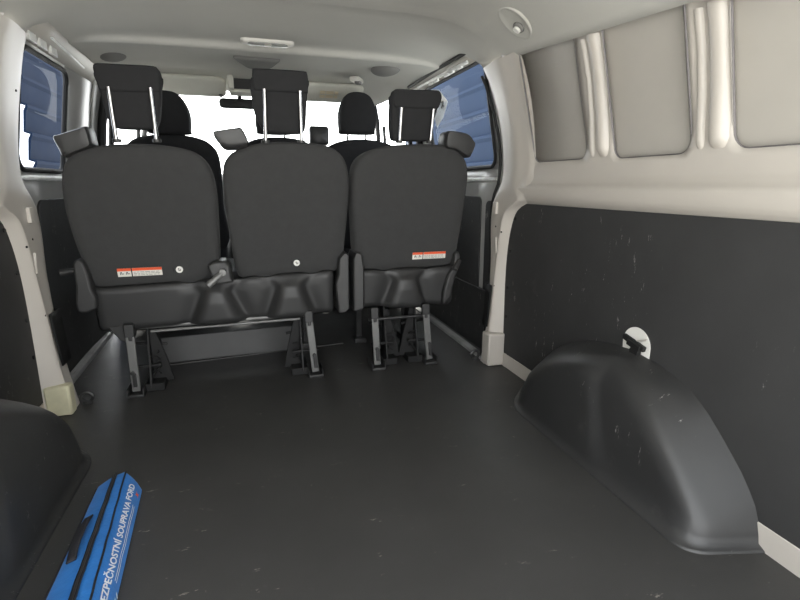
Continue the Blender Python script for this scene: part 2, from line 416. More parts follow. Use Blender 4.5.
# ------------------------------------------------------------------ wheel arch boxes
def arch_box(s, inn, dyf=0., dz=1.):
    """stacked level contours: wall, front corner, inner face, rear corner, wall"""
    FI = [(0, 1.435), (.06, 1.43), (.12, 1.41), (.17, 1.365), (.22, 1.30), (.26, 1.235), (.29, 1.165), (.308, 1.10), (.32, 1.08)]
    FW = [(0, 1.62), (.06, 1.585), (.16, 1.50), (.22, 1.43), (.27, 1.34), (.30, 1.26), (.318, 1.16), (.325, 1.10)]
    RI = [(0, .692), (.03, .695), (.07, .715), (.11, .755), (.16, .81), (.21, .868), (.25, .915), (.285, .965), (.308, 1.03), (.32, 1.06)]
    RW = [(0, .645), (.05, .655), (.10, .675), (.15, .715), (.20, .765), (.25, .82), (.285, .872), (.308, .94), (.318, 1.0), (.325, 1.06)]
    XI = [(0, .728), (.10, .735), (.19, .742), (.23, .750), (.26, .762), (.285, .780), (.302, .802), (.313, .830), (.320, .86), (.325, .885)]
    zs = [-.002, .003, .006, .012, .03, .06, .09, .12, .15, .18, .205, .23, .25, .268, .283, .295, .304, .311, .316, .320, .323, .325]
    rows = []
    for z in zs:
        xi = lerp(XI, z) - inn * (1 - max(0, z - .2) / .25)
        lipo = .014 if z < .004 else (.010 if z < .008 else 0)
        fi, fw, ri, rw = lerp(FI, z) + lipo + dyf, lerp(FW, z) + lipo + dyf, lerp(RI, z) - lipo, lerp(RW, z) - lipo
        xi -= lipo
        W0, Cf, Cr, W1 = Vector((.8925, fw)), Vector((xi, fi)), Vector((xi, ri)), Vector((.8925, rw))
        rf = min(.085, (fi - ri) * .45 + .001); rr = min(.06, (fi - ri) * .45 + .001)
        wf = min(rf, (W0 - Cf).length * .75); wr = min(rr, (W1 - Cr).length * .75)
        a0 = Cf + (W0 - Cf).normalized() * wf; a1 = Cf + Vector((0, -rf)); b0 = Cr + Vector((0, rr)); b1 = Cr + (W1 - Cr).normalized() * wr
        pts = [W0.lerp(a0, k / 6) for k in range(6)]
        for k in range(10): t = k / 10; pts.append(a0 * (1 - t) ** 2 + Cf * 2 * t * (1 - t) + a1 * t * t)
        for k in range(26): pts.append(a1.lerp(b0, k / 26))
        for k in range(10): t = k / 10; pts.append(b0 * (1 - t) ** 2 + Cr * 2 * t * (1 - t) + b1 * t * t)
        pts += [b1.lerp(W1, k / 6) for k in range(7)]
        out = []
        for p in pts:
            x, y = p
            if .012 < z < .31 and x < xi + .03:
                # rear half of the inner face is set back behind a slanting crease, with a shallow triangular pocket
                e = 1 / (1 + math.exp((y - (1.03 + .35 * (z - .12))) * 160))
                x += .014 * e * min(1, z / .05) * (1 - max(0, x - xi) / .03)
            out.append((s * x, y, z * dz if z > 0 else z))
        rows.append(out)
    m = MB(); m.grid(rows, False, False)
    m.add(rows[-1], [tuple(range(len(rows[-1])))])
    return build(m, 'wheel_arch_box', M['arch'], sharp=180)
a = arch_box(1, .0); tag(a, 'black moulded wheel arch box under the scuffed lining board with the white lashing cut-out', 'wheel arch', 'wheel arch boxes')
b = arch_box(-1, .062, .07, 1.06); tag(b, 'black moulded wheel arch box beside the blue bag, partly out of view', 'wheel arch', 'wheel arch boxes')

# lashing point showing through a round cut-out above the wheel arch box
t = empty('lashing_point', (.89, 1.06, .34)); tag(t, 'white cut-out with black lashing ring above the wheel arch box', 'lashing point')
m = MB()
hole = [(1.020, .300)] + [(1.068 + .052 * cos(a), .345 + .052 * sin(a)) for a in [pi - pi * k / 20 for k in range(21)]][::-1] + [(1.118, .310)]
hole = [(1.018, .305)] + [(1.070 - .052 * cos(a), .345 + .052 * sin(a)) for a in [pi * k / 20 for k in range(21)]] + [(1.120, .315)]
m.prism(hole, lambda a, b, t_: (t_, a, b), .8905, .8925); build(m, 'recess_plate', M['tagw'], t, flat=True)
m = MB(); m.tube([(.889, 1.106, .343), (.887, 1.03, .372)], .0025, 6); build(m, 'plate_crease', M['skin'], t)
m = MB()
m.box((.884, 1.072, .352), (.012, .085, .016), Matrix.Rotation(radians(12), 3, 'X'))
m.box((.882, 1.066, .346), (.016, .05, .018), Matrix.Rotation(radians(12), 3, 'X'))
m.disc((.889, 1.062, .328), (-1, 0, 0), .017, .014, 18)
build(m, 'lashing_ring', M['black'], t, bevel=.002)

# ------------------------------------------------------------------ sliding doors with window
door_x = [(0, .915), (.80, .912), (.90, .905), (1.1, .875), (1.32, .825), (1.40, .80)]
def door(s, no, glassm):
    dx = lambda z: lerp(door_x, z) + (.055 * max(0, min(1, (.80 - z) / .5)) if s < 0 else 0)
    P = lambda y, z, off=0: (s * (dx(z) + off), y, z)
    root = struct(empty('door_%d' % no, (s * .91, 2.5, 0)))
    # frame with window opening
    pts = []; edges = []
    y0, y1 = 1.90, 3.02
    zs = [-.03 + .05 * i for i in range(28)] + [1.36]
    outer = [(y0, z) for z in zs] + [(y1, z) for z in reversed(zs)]
    W = (1.90, 2.44, .850, 1.245, .05) if s < 0 else (1.90, 2.74, .876, 1.312, .05)
    y0w = 2.0
    hole = rrect(y0w, W[1], W[2], W[3], W[4])
    for r in (outer, hole):
        b = len(pts); pts.extend(Vector(p) for p in r); edges.extend((b + i, b + (i + 1) % len(r)) for i in range(len(r)))
    for z in zs[1:-1]:
        for y in (2.2, 2.4, 2.75, 2.9):
            if not (y0w - .01 < y < W[1] + .01 and W[2] - .01 < z < W[3] + .01): pts.append(Vector((y, z)))
    vs, es, fs, *_ = delaunay_2d_cdt(pts, edges, [], 0, 1e-6)
    keep = [f for f in fs if not _in(sum((vs[i] for i in f), Vector((0, 0))) / len(f), (y0w, W[1], W[2], W[3], W[4])) or not (y0w < (sum((vs[i] for i in f), Vector((0, 0))) / len(f)).x < W[1])]
    m = MB(); m.add([P(v.x, v.y) for v in vs], keep); struct(build(m, 'door_frame', M['doorgrey'], root, solid=.004, solid_off=0))
    m = MB(); m.add([P(y, z, .012) for y, z in rrect(y0w - .03, W[1] + .01, W[2] - .01, W[3] + .01, .05)], [tuple(range(28))]); struct(build(m, 'window_glass', glassm, root, flat=True))
    m = MB(); path = [P(y, z, -.002) for y, z in hole]; path.append(path[0]); m.tube(path, .010, 8, cap=False); struct(build(m, 'window_seal', M['black'], root))
    # sill rail under the glass, lighter swage
    m = MB(); m.tube([P(y, .822, -.004) for y in (1.99, 2.06, 2.4, 2.75)], [.007, .011, .011, .008], 10); struct(build(m, 'sill_swage', M['bare'], root))
    # black lining panels
    m = MB(); m.prism(rrect(2.135, 2.95, .03, .742, .03), lambda a, b, t_: P(a, b, t_), -.012, -.004); struct(build(m, 'lining_panel', M['liner'], root, bevel=.002))
    m = MB(); m.prism(rrect(1.985, 2.085, .12, .725, .03), lambda a, b, t_: P(a, b, t_), -.010, -.004); struct(build(m, 'lining_panel', M['liner'], root, bevel=.002))
    m = MB(); m.prism(rrect(1.93, 2.97, -.03, .30, .02), lambda a, b, t_: P(a, b, t_), -.016, -.004); struct(build(m, 'lining_panel', M['liner'], root, bevel=.002))
    m = MB(); m.grid([[(s * (dx(0) + .03), y, z) for z in (-.12, .3, .86)] for y in (1.84, 2.4, 3.1)]); m.grid([[(s * x, y, -.12) for x in (.80, dx(0) + .03)] for y in (1.84, 3.1)]); struct(build(m, 'outer_panel', M['body'], root, solid=.004, solid_off=0))
    # bright runner and body rail between door and headliner
    m = MB(); m.grid([[P(y, z, -.004 - .015 * k) for k, z in enumerate((1.305 if s > 0 else 1.265, 1.33, 1.352))] for y in (1.95, 2.2, 2.45, 2.7, 2.95)]); struct(build(m, 'roof_rail', M['skin'], root, solid=.004))
    m = MB()
    if s > 0:
        m.tube([P(2.12, 1.325, -.018), P(2.78, 1.335, -.02)], .009, 8)
        for y in (2.2, 2.3, 2.36, 2.5, 2.58): m.box(P(y, 1.318, -.022), (.012, .05, .014))
    else:
        m.tube([(-.792, 2.16, 1.306), (-.792, 2.50, 1.278)], .005, 8)
        for y in (2.06, 2.15, 2.25): m.box(P(y, 1.28, -.012), (.012, .06, .03))
    struct(build(m, 'bright_runner', M['bare'], root, bevel=.003))
    if s > 0:
        m = MB(); m.tube([P(2.02, 1.35, -.04), P(2.4, 1.35, -.05), P(2.85, 1.345, -.05)], .010, 8); struct(build(m, 'runner_gap', M['black'], root))
    # B pillar
    m = MB(); m.grid([[(s * (dx(z) - .012 + .05 * k), 2.80 + .13 * k - .02 * (z > 1.2), z) for k in (0, .1, 1, 1.9, 2)] for z in [.0 + .1 * i for i in range(15)]]); struct(build(m, 'door_pillar', M['doorgrey'], root, solid=.01))
    m = MB(); m.tube([(s * (dx(z) - .02), 2.93 + .0 * z, z) for z in [.3 + .1 * i for i in range(11)]], .022, 8); struct(build(m, 'rubber_seal', M['black'], root))
    return root
door(1, 1, GL); door(-1, 2, GLL)
# door sills at floor edge
for s, x0, x1 in ((1, .842, .842), (-1, -.915, -.955)):
    m = MB()
    m.box(((x0 + x1) / 2, 2.45, .004), (.035, 1.10, .02), Matrix.Rotation(atan2(x0 - x1, 1.1), 3, 'Z'))
    for k in range(3): m.tube([(x0 - .012 + .012 * k, 1.92, .0145), (x1 - .012 + .012 * k, 2.98, .0145)], .002, 6)
    struct(build(m, 'trim_%d' % (5 if s > 0 else 6), M['sill'], bevel=.002))
m = MB(); m.box((-.96, 2.85, -.02), (.12, 1.8, .03)); m.box((.90, 2.8, -.02), (.14, 2.0, .03)); struct(build(m, 'floor_edge', M['floor']))
# lashing rings on the floor at the pillar feet
for s, lab in ((1, 'small black floor lashing ring at the clean white pillar foot by the single seat'), (-1, 'small dark floor lashing ring at the yellowish pillar foot')):
    x = .80 if s > 0 else -.79
    t = empty('floor_ring', (x, 1.93, 0)); tag(t, lab, 'lashing ring', 'floor lashing rings')
    m = MB(); m.tube([(x + .02 * cos(a) * 1.0, 1.93, .026 + .018 * sin(a)) for a in [2 * pi * k / 20 for k in range(21)]], .006, 8); build(m, 'ring', M['steel'], t)
    m = MB(); m.disc((x, 1.93, .0), (0, 0, 1), .018, .012, 16); build(m, 'base', M['steel'], t, bevel=.002)

# ------------------------------------------------------------------ second row seats
KT = .19
def TP(x, y, z): return (x, 1.97 + y - KT * (z - .45), z)       # tilted seat plane, y forward from the rear face
def fabric_back(name, outline, parent, th=.13):
    m = MB(); o = smooth_closed(outline, 96)
    puff(m, o, [(.10, .004), (.05, .0), (.016, .003), (.004, .012), (0, .03), (0, th - .04), (.01, th - .01), (.04, th)], TP)
    return build(m, name, M['fabric'], parent, sharp=60)
def headrest(parent, top, low, rods, yb, zf):
    """top: roll overhanging rearwards, low: slab, rods: ((x,z0,z1),..)"""
    h = empty('headrest', TP(sum(p[0] for p in low) / len(low), 0, .95)); h.parent = parent; h.matrix_parent_inverse = parent.matrix_basis.inverted()
    m = MB(); puff(m, smooth_closed(low, 64), [(.03, .016), (.008, .015), (0, .022), (0, .06), (.01, .075), (.03, .08)], TP)
    build(m, 'cushion', M['fabric2'], h, sharp=60)
    m = MB(); puff(m, smooth_closed(top, 64), [(.008, .008), (.003, .009), (0, .014), (0, .05), (.008, .07), (.02, .075)], TP)
    build(m, 'folded_flap', M['fabric2'], h, sharp=60)
    for x, xz, z0, z1 in rods:
        m = MB(); m.tube([TP(x, .006, z0), TP(xz, .004, z1)], .0065, 14); r = build(m, 'rod', M['chrome'], h)
        m = MB(); m.disc(TP(x, .012, z0 - .004), (0, -.1, 1), .014, .012, 14); build(m, 'collar', M['plastic'], r, bevel=.002)
    return h
def belt_guide(parent, o, m_=None):
    m = MB(); puff(m, smooth_closed(o, 48), [(.02, -.016), (.006, -.014), (0, -.002), (0, .07), (.008, .085)], TP)
    return build(m, 'belt_guide', M['plastic2'], parent, sharp=50)
def warning(parent, x0, z0, x1, z1, xs):
    Y = -.0035
    m = MB()
    m.grid([[TP(a, Y, z0), TP(b, Y, z0)], [TP(a, Y, z1), TP(b, Y, z1)]] if False else [[TP(x0, Y, z0), TP(xs - .002, Y, z0)], [TP(x0, Y, z1), TP(xs - .002, Y, z1)]])
    m.grid([[TP(xs + .002, Y, z0), TP(x1, Y, z0)], [TP(xs + .002, Y, z1), TP(x1, Y, z1)]])
    o = build(m, 'warning_label', M['paper'], parent, solid=.0008, flat=True); o['label'] = 'white warning sticker with orange header'
    hz = z1 - (z1 - z0) * .34
    m = MB(); Y2 = Y - .0012
    m.grid([[TP(x0, Y2, hz), TP(xs - .002, Y2, hz)], [TP(x0, Y2, z1), TP(xs - .002, Y2, z1)]]); m.grid([[TP(xs + .002, Y2, hz), TP(x1, Y2, hz)], [TP(xs + .002, Y2, z1), TP(x1, Y2, z1)]])
    build(m, 'label_header', M['red'], o, flat=True)
    m = MB()
    for k in range(2):
        cx = x0 + (xs - x0) * (.3 + .42 * k); cz = z0 + (z1 - z0) * .40
        m.disc(TP(cx - .002, Y2, cz + .003), (0, -1, 0), .0026, .0006, 14); m.box(TP(cx + .002, Y2, cz - .002), (.008, .0008, .0025)); m.box(TP(cx - .005, Y2, cz - .002), (.002, .0008, .006))
    build(m, 'pictogram', M['inkb'], o, flat=True)
    m = MB()
    for r in range(3):
        x = xs + .006
        while x < x1 - .01:
            l = random.uniform(.006, .018); l = min(l, x1 - .004 - x); m.box(TP(x + l / 2, Y2, z0 + (z1 - z0) * (.14 + .18 * r)), (l, .0006, .0018)); x += l + .003
    build(m, 'label_text', M['ink'], o, flat=True)
def child_tag(parent, x, z):
    m = MB(); m.disc(TP(x, -.001, z), (0, -1, 0), .0125, .004, 24); o = build(m, 'child_seat_tag', M['tagw'], parent, bevel=.001); o['label'] = 'round white plastic tag'
    m = MB(); m.disc(TP(x - .002, -.005, z + .003), (0, -1, 0), .0032, .001, 12); m.box(TP(x + .001, -.0056, z - .003), (.009, .001, .004)); m.box(TP(x + .004, -.0056, z - .0005), (.003, .001, .007))
    build(m, 'child_symbol', M['ink'], o, flat=True)
    m = MB(); m.box(TP(x - .020, -.002, z + .001), (.003, .003, .018)); build(m, 'hook', M['black'], o)
def lower_cover(parent, x0, x1, ztl, ztr, zbl, zbr, bulges, name='lower_cover'):
    """moulded plastic back of the seat base, with flaring bulges"""
    nx, nz = 90, 26; rows = []
    for j in range(nz + 1):
        v = j / nz; r = []
        for i in range(nx + 1):
            u = i / nx; x = x0 + (x1 - x0) * u
            zt = ztl + (ztr - ztl) * u; zb = zbl + (zbr - zbl) * u
            z = zb + (zt - zb) * v
            d = 0
            if v > .9: d += .014 * math.sqrt(max(0, 1 - ((v - .9) / .1) ** 2)) - .014
            if v < .12: d -= .02 * (1 - v / .12) ** 2
            d -= .012 * (max(0, 1 - u / .03) ** 2 + max(0, 1 - (1 - u) / .03) ** 2)
            for bx, wt, wb in bulges:
                hw = wb + (wt - wb) * min(1, v / .75) ** .7
                if v > .72: hw += .03 * ((v - .72) / .28) ** 1.5
                q = abs(x - bx) / hw; edge = 1 / (1 + math.exp((q - 1.0) * 9))
                d += .035 * edge * min(1, .55 + (1 - v) * .9) * (1 if v < .72 else max(0, 1 - (v - .72) / .2))
                # shallow hollows either side
                q2 = (abs(x - bx) - hw - .03) / .035; d -= .012 * math.exp(-q2 * q2) * (v < .98)
            r.append((x, 1.975 - d - .02 * (v - .5), z))
        rows.append(r)
    m = MB(); m.grid(rows)
    return build(m, name, M['plastic'], parent, solid=.012, solid_off=-1, sharp=70)
def leg(parent, x0, x1, z1, mech):
    g = empty('leg', (x1, 1.955, 0)); g.parent = parent; g.matrix_parent_inverse = parent.matrix_basis.inverted()
    dirv = Vector((x1 - x0, .0, -z1)); ang = atan2(x1 - x0, z1)
    R = Matrix.Rotation(-ang, 3, 'Y')
    m = MB(); m.box(((x0 + x1) / 2, 1.955, z1 / 2 + .012), (.030, .012, z1 - .01), R); build(m, 'leg_strip', M['strap'], g, bevel=.003)
    m = MB(); m.box((x0, 1.953, z1 - .005), (.034, .02, .05)); m.box((x0 + .002, 1.948, z1 - .035), (.014, .012, .02)); build(m, 'top_bracket', M['plastic'], g, bevel=.004)
    m = MB(); m.box((x1, 1.955, .006), (.062, .06, .012)); m.box((x1 - .028, 1.97, .02), (.006, .09, .035)); m.box((x1 + .028, 1.97, .02), (.006, .09, .035)); build(m, 'foot_latch', M['steel'], g, bevel=.003)
    m = MB(); m.box((x1, 1.946, .065), (.014, .012, .055), R); m.disc((x1 - .004, 1.95, .095), (0, -1, 0), .008, .012, 12); build(m, 'release_catch', M['steel'], g, bevel=.003)
    # scissor plates and bars in front of the strip
    m = MB(); d = mech
    xa = x1 + d * .05
    m.box((xa, 2.02, .14), (.008, .05, .26), Matrix.Rotation(radians(-14), 3, 'X'))
    m.box((xa + d * .025, 2.10, .13), (.008, .045, .27), Matrix.Rotation(radians(24), 3, 'X'))
    m.tube([(x1 - d * .02, 2.0, .10), (xa + d * .04, 2.0, .10)], .007, 8); m.tube([(x1 - d * .01, 2.06, .18), (xa + d * .06, 2.05, .17)], .006, 8)
    m.tube([(xa, 1.99, .05), (xa + d * .03, 2.06, .09), (xa + d * .045, 2.12, .03)], .006, 8)
    m.box((xa + d * .012, 2.04, .018), (.07, .14, .03))
    m.tube([(xa + d * .02 + .016 * cos(a), 2.0 + .01 * sin(a), .06 + .1 * a / 20) for a in [k * .6 for k in range(34)]], .0025, 5)
    m.prism([(xa - d * .005, .25), (xa + d * .02, .25), (xa + d * .055, .12), (xa + d * .075, .02), (xa, .02)], lambda a, b, t_: (a, t_, b), 2.03, 2.045)
    build(m, 'latch_linkage', M['black'], g, bevel=.002)
    m = MB(); m.box((x1 + .004, 2.36, .12), (.03, .02, .24), Matrix.Rotation(radians(6), 3, 'X')); m.box((x1 + .004, 2.36, .012), (.06, .08, .024)); build(m, 'front_post', M['steel'], g, bevel=.003)
    return g
def seat_cushion(parent, x0, x1):
    m = MB(); puff(m, rrect(x0, x1, 2.04, 2.52, .05, 5), [(.03, .262), (.004, .275), (0, .30), (0, .40), (.01, .43), (.04, .445)], lambda x, t_, y: (x, y, t_))
    return build(m, 'seat_cushion', M['fabric'], parent, sharp=60)

S1 = [(-.748, .518), (-.763, .64), (-.765, .75), (-.752, .835), (-.722, .887), (-.665, .917), (-.558, .932), (-.448, .932), (-.345, .915), (-.298, .878), (-.278, .82), (-.274, .74), (-.280, .60), (-.288, .50), (-.31, .44), (-.36, .42), (-.52, .418), (-.68, .418), (-.735, .445)]
S2 = [(-.226, .46), (-.240, .60), (-.247, .72), (-.246, .83), (-.228, .889), (-.18, .924), (-.10, .945), (-.02, .951), (.09, .948), (.16, .932), (.203, .893), (.220, .83), (.221, .74), (.210, .60), (.197, .49), (.17, .445), (.08, .435), (-.08, .43), (-.19, .43)]
S3 = [(.253, .50), (.240, .62), (.233, .73), (.234, .83), (.250, .889), (.30, .926), (.377, .946), (.467, .953), (.57, .955), (.65, .942), (.703, .905), (.726, .85), (.728, .77), (.724, .68), (.716, .56), (.706, .48), (.67, .445), (.49, .437), (.30, .44)]
dbl = empty('double_seat', (-.29, 2.1, 0)); tag(dbl, 'black fabric double rear seat with two backrests, two raised headrests and two round white tags', 'seat')
sgl = empty('single_seat', (.48, 2.1, 0)); tag(sgl, 'black fabric single rear seat next to the window showing blue cladding', 'seat')
fabric_back('backrest', S1, dbl); fabric_back('backrest', S2, dbl); fabric_back('backrest', S3, sgl)
headrest(dbl, [(-.592, 1.168), (-.575, 1.170), (-.50, 1.171), (-.428, 1.171), (-.414, 1.165), (-.409, 1.152), (-.410, 1.13), (-.415, 1.10), (-.425, 1.094), (-.50, 1.092), (-.582, 1.092), (-.594, 1.098), (-.598, 1.13), (-.600, 1.158)],
         [(-.597, 1.15), (-.50, 1.15), (-.412, 1.15), (-.416, 1.10), (-.428, 1.03), (-.440, .995), (-.455, .983), (-.50, .980), (-.562, .981), (-.582, .994), (-.590, 1.04), (-.595, 1.10)],
         [(-.568, -.564, .939, 1.103), (-.446, -.442, .942, 1.107)], 0, 0)
headrest(dbl, [(-.110, 1.183), (-.02, 1.185), (.058, 1.184), (.067, 1.178), (.070, 1.15), (.068, 1.12), (.06, 1.116), (-.02, 1.115), (-.108, 1.116), (-.117, 1.122), (-.120, 1.15), (-.118, 1.176)],
         [(-.119, 1.16), (-.02, 1.16), (.069, 1.16), (.067, 1.12), (.063, 1.07), (.058, 1.01), (.045, .983), (-.02, .980), (-.072, .982), (-.098, 1.0), (-.117, 1.04), (-.125, 1.09)],
         [(-.087, -.082, .947, 1.121), (.040, .039, .95, 1.121)], 0, 0)
headrest(sgl, [(.392, 1.144), (.41, 1.146), (.47, 1.147), (.555, 1.149), (.572, 1.144), (.580, 1.125), (.574, 1.098), (.56, 1.086), (.47, 1.082), (.405, 1.082), (.390, 1.09), (.384, 1.112), (.385, 1.135)],
         [(.386, 1.13), (.47, 1.13), (.575, 1.13), (.570, 1.09), (.558, 1.04), (.554, .99), (.545, .970), (.47, .966), (.405, .966), (.390, .98), (.382, 1.04), (.382, 1.09)],
         [(.417, .418, .959, 1.083), (.544, .547, .962, 1.083)], 0, 0)
belt_guide(dbl, [(-.747, .947), (-.728, .955), (-.66, .978), (-.645, .980), (-.64, .94), (-.645, .92), (-.69, .90), (-.728, .885), (-.738, .91)])
belt_guide(dbl, [(-.263, .976), (-.25, .98), (-.18, .992), (-.167, .99), (-.151, .959), (-.153, .93), (-.225, .92), (-.25, .943), (-.26, .96)])
belt_guide(sgl, [(.607, .998), (.64, 1.004), (.699, .995), (.728, .97), (.737, .955), (.728, .925), (.715, .905), (.692, .915), (.65, .935), (.608, .945)])
warning(dbl, -.639, .4675, -.490, .499, -.592); warning(sgl, .499, .482, .652, .5125, .547)
child_tag(dbl, -.430, .4848); child_tag(dbl, .007, .490)
lower_cover(dbl, -.725, .150, .421, .445, .262, .272, [(-.308, .036, .092), (-.022, .038, .085)])
lower_cover(sgl, .278, .690, .438, .436, .284, .268, [(.470, .040, .085)])
seat_cushion(dbl, -.72, .19); seat_cushion(sgl, .26, .70)
# hinge and side brackets
m = MB(); m.prism([(-.768, .53), (-.752, .545), (-.735, .53), (-.726, .49), (-.722, .43), (-.712, .40), (-.715, .36), (-.75, .345), (-.776, .35), (-.780, .38), (-.770, .44)], lambda a, b, t_: (a, t_, b), 1.93, 2.06)
build(m, 'recliner_hinge', M['plastic'], dbl, bevel=.008)
m = MB(); m.tube([(-.77, 1.99, .495), (-.83, 1.99, .488)], [.010, .013], 12); build(m, 'release_knob', M['plastic'], dbl, bevel=.003)
m = MB(); m.prism([(-.715, .345), (-.60, .345), (-.61, .27), (-.632, .20), (-.665, .22), (-.705, .28)], lambda a, b, t_: (a, t_, b), 1.972, 2.06); build(m, 'side_shield', M['plastic'], dbl, bevel=.006)
m = MB(); m.prism([(.175, .505), (.20, .53), (.216, .52), (.212, .29), (.195, .275), (.166, .275), (.158, .40), (.170, .44)], lambda a, b, t_: (a, t_, b), 1.925, 2.06); build(m, 'side_bracket', M['plastic'], dbl, bevel=.006)
m = MB(); m.prism([(.234, .50), (.246, .528), (.27, .52), (.278, .45), (.275, .285), (.23, .275)], lambda a, b, t_: (a, t_, b), 1.925, 2.06); build(m, 'side_bracket', M['plastic'], sgl, bevel=.006)
m = MB(); m.prism([(.688, .50), (.705, .515), (.716, .49), (.712, .44), (.695, .40), (.675, .31), (.640, .27), (.64, .33), (.66, .41), (.685, .44)], lambda a, b, t_: (a, t_, b), 1.935, 2.06); build(m, 'recliner_hinge', M['plastic'], sgl, bevel=.008)
m = MB(); m.tube([(.712, 1.935, .475), (.680, 1.92, .435)], [.010, .014], 12); build(m, 'release_knob', M['plastic'], sgl, bevel=.003)
# centre hinge with the folding strap
m = MB(); m.prism([(-.328, .50), (-.30, .515), (-.262, .515), (-.245, .495), (-.245, .46), (-.238, .43), (-.33, .425), (-.315, .455)], lambda a, b, t_: (a, t_, b), 1.922, 2.03); build(m, 'centre_hinge', M['plastic'], dbl, bevel=.008)
m = MB(); m.tube([(-.268, 1.915, .478), (-.33, 1.90, .428)], [.010, .014], 10); m.disc((-.274, 1.92, .474), (0, -1, 0), .014, .016, 14); build(m, 'strap_loop', M['strap'], dbl, bevel=.002)
# panel and cross bar under the double seat
m = MB(); m.box((-.295, 2.31, .062), (.60, .012, .124), Matrix.Rotation(radians(3), 3, 'Z')); build(m, 'underseat_panel', M['panel'], dbl, bevel=.004)
m = MB(); m.tube([(-.56, 1.99, .243), (.01, 1.99, .248)], .006, 10); m.tube([(-.60, 2.0, .262), (.03, 2.0, .262)], .010, 10); build(m, 'cross_bar', M['strap'], dbl)
m = MB(); m.tube([(.31, 2.0, .215), (.60, 2.0, .215)], .007, 10); build(m, 'cross_bar', M['steel'], sgl)
leg(dbl, -.626, -.628, .268, 1); leg(dbl, .043, .063, .270, -1); leg(sgl, .325, .337, .262, 1); leg(sgl, .560, .583, .262, -1)

# ------------------------------------------------------------------ front row
def front_seat(root, cx, wdt, hr, guide=None):
    Q = lambda x, y, z: (x, 2.96 + y - .16 * (z - .5), z)
    h = wdt / 2
    m = MB(); puff(m, smooth_closed([(cx - h * .9, .42), (cx - h, .7), (cx - h, .93), (cx - h * .85, 1.01), (cx - h * .5, 1.045), (cx, 1.055), (cx + h * .5, 1.045), (cx + h * .85, 1.01), (cx + h, .93), (cx + h, .7), (cx + h * .9, .42)], 72),
                  [(.06, .0), (.02, .003), (0, .03), (0, .11), (.02, .14)], Q); build(m, 'backrest', M['fabric2'], root, sharp=60)
    m = MB(); puff(m, rrect(cx - h, cx + h, 2.98, 3.48, .05), [(.03, .28), (0, .3), (0, .44), (.02, .47), (.05, .48)], lambda x, t_, y: (x, y, t_)); build(m, 'seat_cushion', M['fabric2'], root, sharp=60)
    if hr:
        x0, x1, z0, z1 = hr; c = (x0 + x1) / 2; w_ = (x1 - x0) / 2
        m = MB(); puff(m, smooth_closed([(x0 + .02, z0), (x0 + .004, z0 + .02), (x0, (z0 + z1) / 2), (x0 + .025, z1 - .04), (x0 + .06, z1 - .008), (c, z1), (x1 - .06, z1 - .008), (x1 - .025, z1 - .04), (x1, (z0 + z1) / 2), (x1 - .004, z0 + .02), (x1 - .02, z0)], 64),
                      [(.025, .02), (.006, .025), (0, .05), (0, .09), (.02, .115)], Q); g = build(m, 'headrest', M['fabric2'], root, sharp=60)
        for s in (-1, 1):
            m = MB(); m.tube([Q(c + s * .055, .07, 1.04), Q(c + s * .055, .07, z0 + .02)], .007, 12); build(m, 'rod', M['chrome'], g)
    m = MB(); m.box((cx, 3.22, .14), (wdt * .8, .42, .28)); build(m, 'seat_base', M['plastic'], root, bevel=.02)
drv = empty('driver_seat', (-.52, 3.1, 0)); tag(drv, 'black front seat half hidden behind the backrest beside the darker tinted window', 'seat')
front_seat(drv, -.54, .47, (-.65, -.431, 1.058, 1.268))
pas = empty('front_bench', (.28, 3.1, 0)); tag(pas, 'black two-place front seat behind the middle headrest and the single rear seat', 'seat')
front_seat(pas, .02, .44, (-.10, .10, 1.072, 1.25)); front_seat(pas, .50, .47, (.362, .582, 1.085, 1.31))
m = MB(); puff(m, rrect(.195, .302, 1.02, 1.122, .012), [(.01, 0), (0, .01), (0, .08), (.01, .09)], lambda x, y, z: (x, 2.90 + y, z)); build(m, 'belt_guide', M['plastic2'], pas, sharp=50)

# windscreen, front body, dashboard
fr = struct(empty('window_1', (0, 3.6, .85)))
m = MB(); m.grid([[(x, 3.18, 1.325) for x in (-.62, -.31, 0, .31, .62)], [(x * 1.4, 4.05 - .06 * abs(x), .80) for x in (-.62, -.31, 0, .31, .62)]]); struct(build(m, 'windscreen_glass', GLW, fr))
for s in (-1, 1):
    m = MB(); m.tube([(s * .62, 3.14, 1.335), (s * .73, 3.45, 1.22), (s * .83, 3.80, 1.07), (s * .88, 4.02, .80)], .017, 10); m.tube([(s * .79, 3.50, 1.20), (s * .83, 3.55, .84)], .012, 8); struct(build(m, 'windscreen_pillar', M['dash'], fr))
    m = MB(); m.box((s * .90, 3.5, .40), (.05, 1.0, .90)); m.box((s * .855, 3.5, .25), (.13, .98, .50)); struct(build(m, 'front_door', M['dash'], fr))  # inner box added to block stray light at the floor edge
    m = MB(); m.tube([(s * .80, 3.04, 1.325), (s * .79, 3.16, 1.32)], .02, 8); m.tube([(s * .885, 3.1, .85), (s * .815, 3.06, 1.32)], .014, 8); struct(build(m, 'door_window_seal', M['black'], fr))
    m = MB(); m.grid([[(s * .80, 3.05, 1.32), (s * .79, 3.2, 1.31), (s * .86, 3.93, .84)], [(s * .90, 3.05, .84), (s * .90, 3.4, .84), (s * .90, 3.9, .83)]]); struct(build(m, 'door_glass', GLW, fr))
m = MB(); m.box((0, 4.09, .3), (1.9, .06, 1.0)); struct(build(m, 'wall_front', M['dash']))
m = MB(); m.prism([(3.55, .55), (3.52, .72), (3.60, .84), (3.75, .87), (4.02, .80), (4.02, .40), (3.65, .40)], lambda a, b, t_: (t_, a, b), -.86, .86)
tag(build(m, 'dashboard', M['dash'], bevel=.02), 'black dashboard beneath the bright windscreen', 'dashboard')

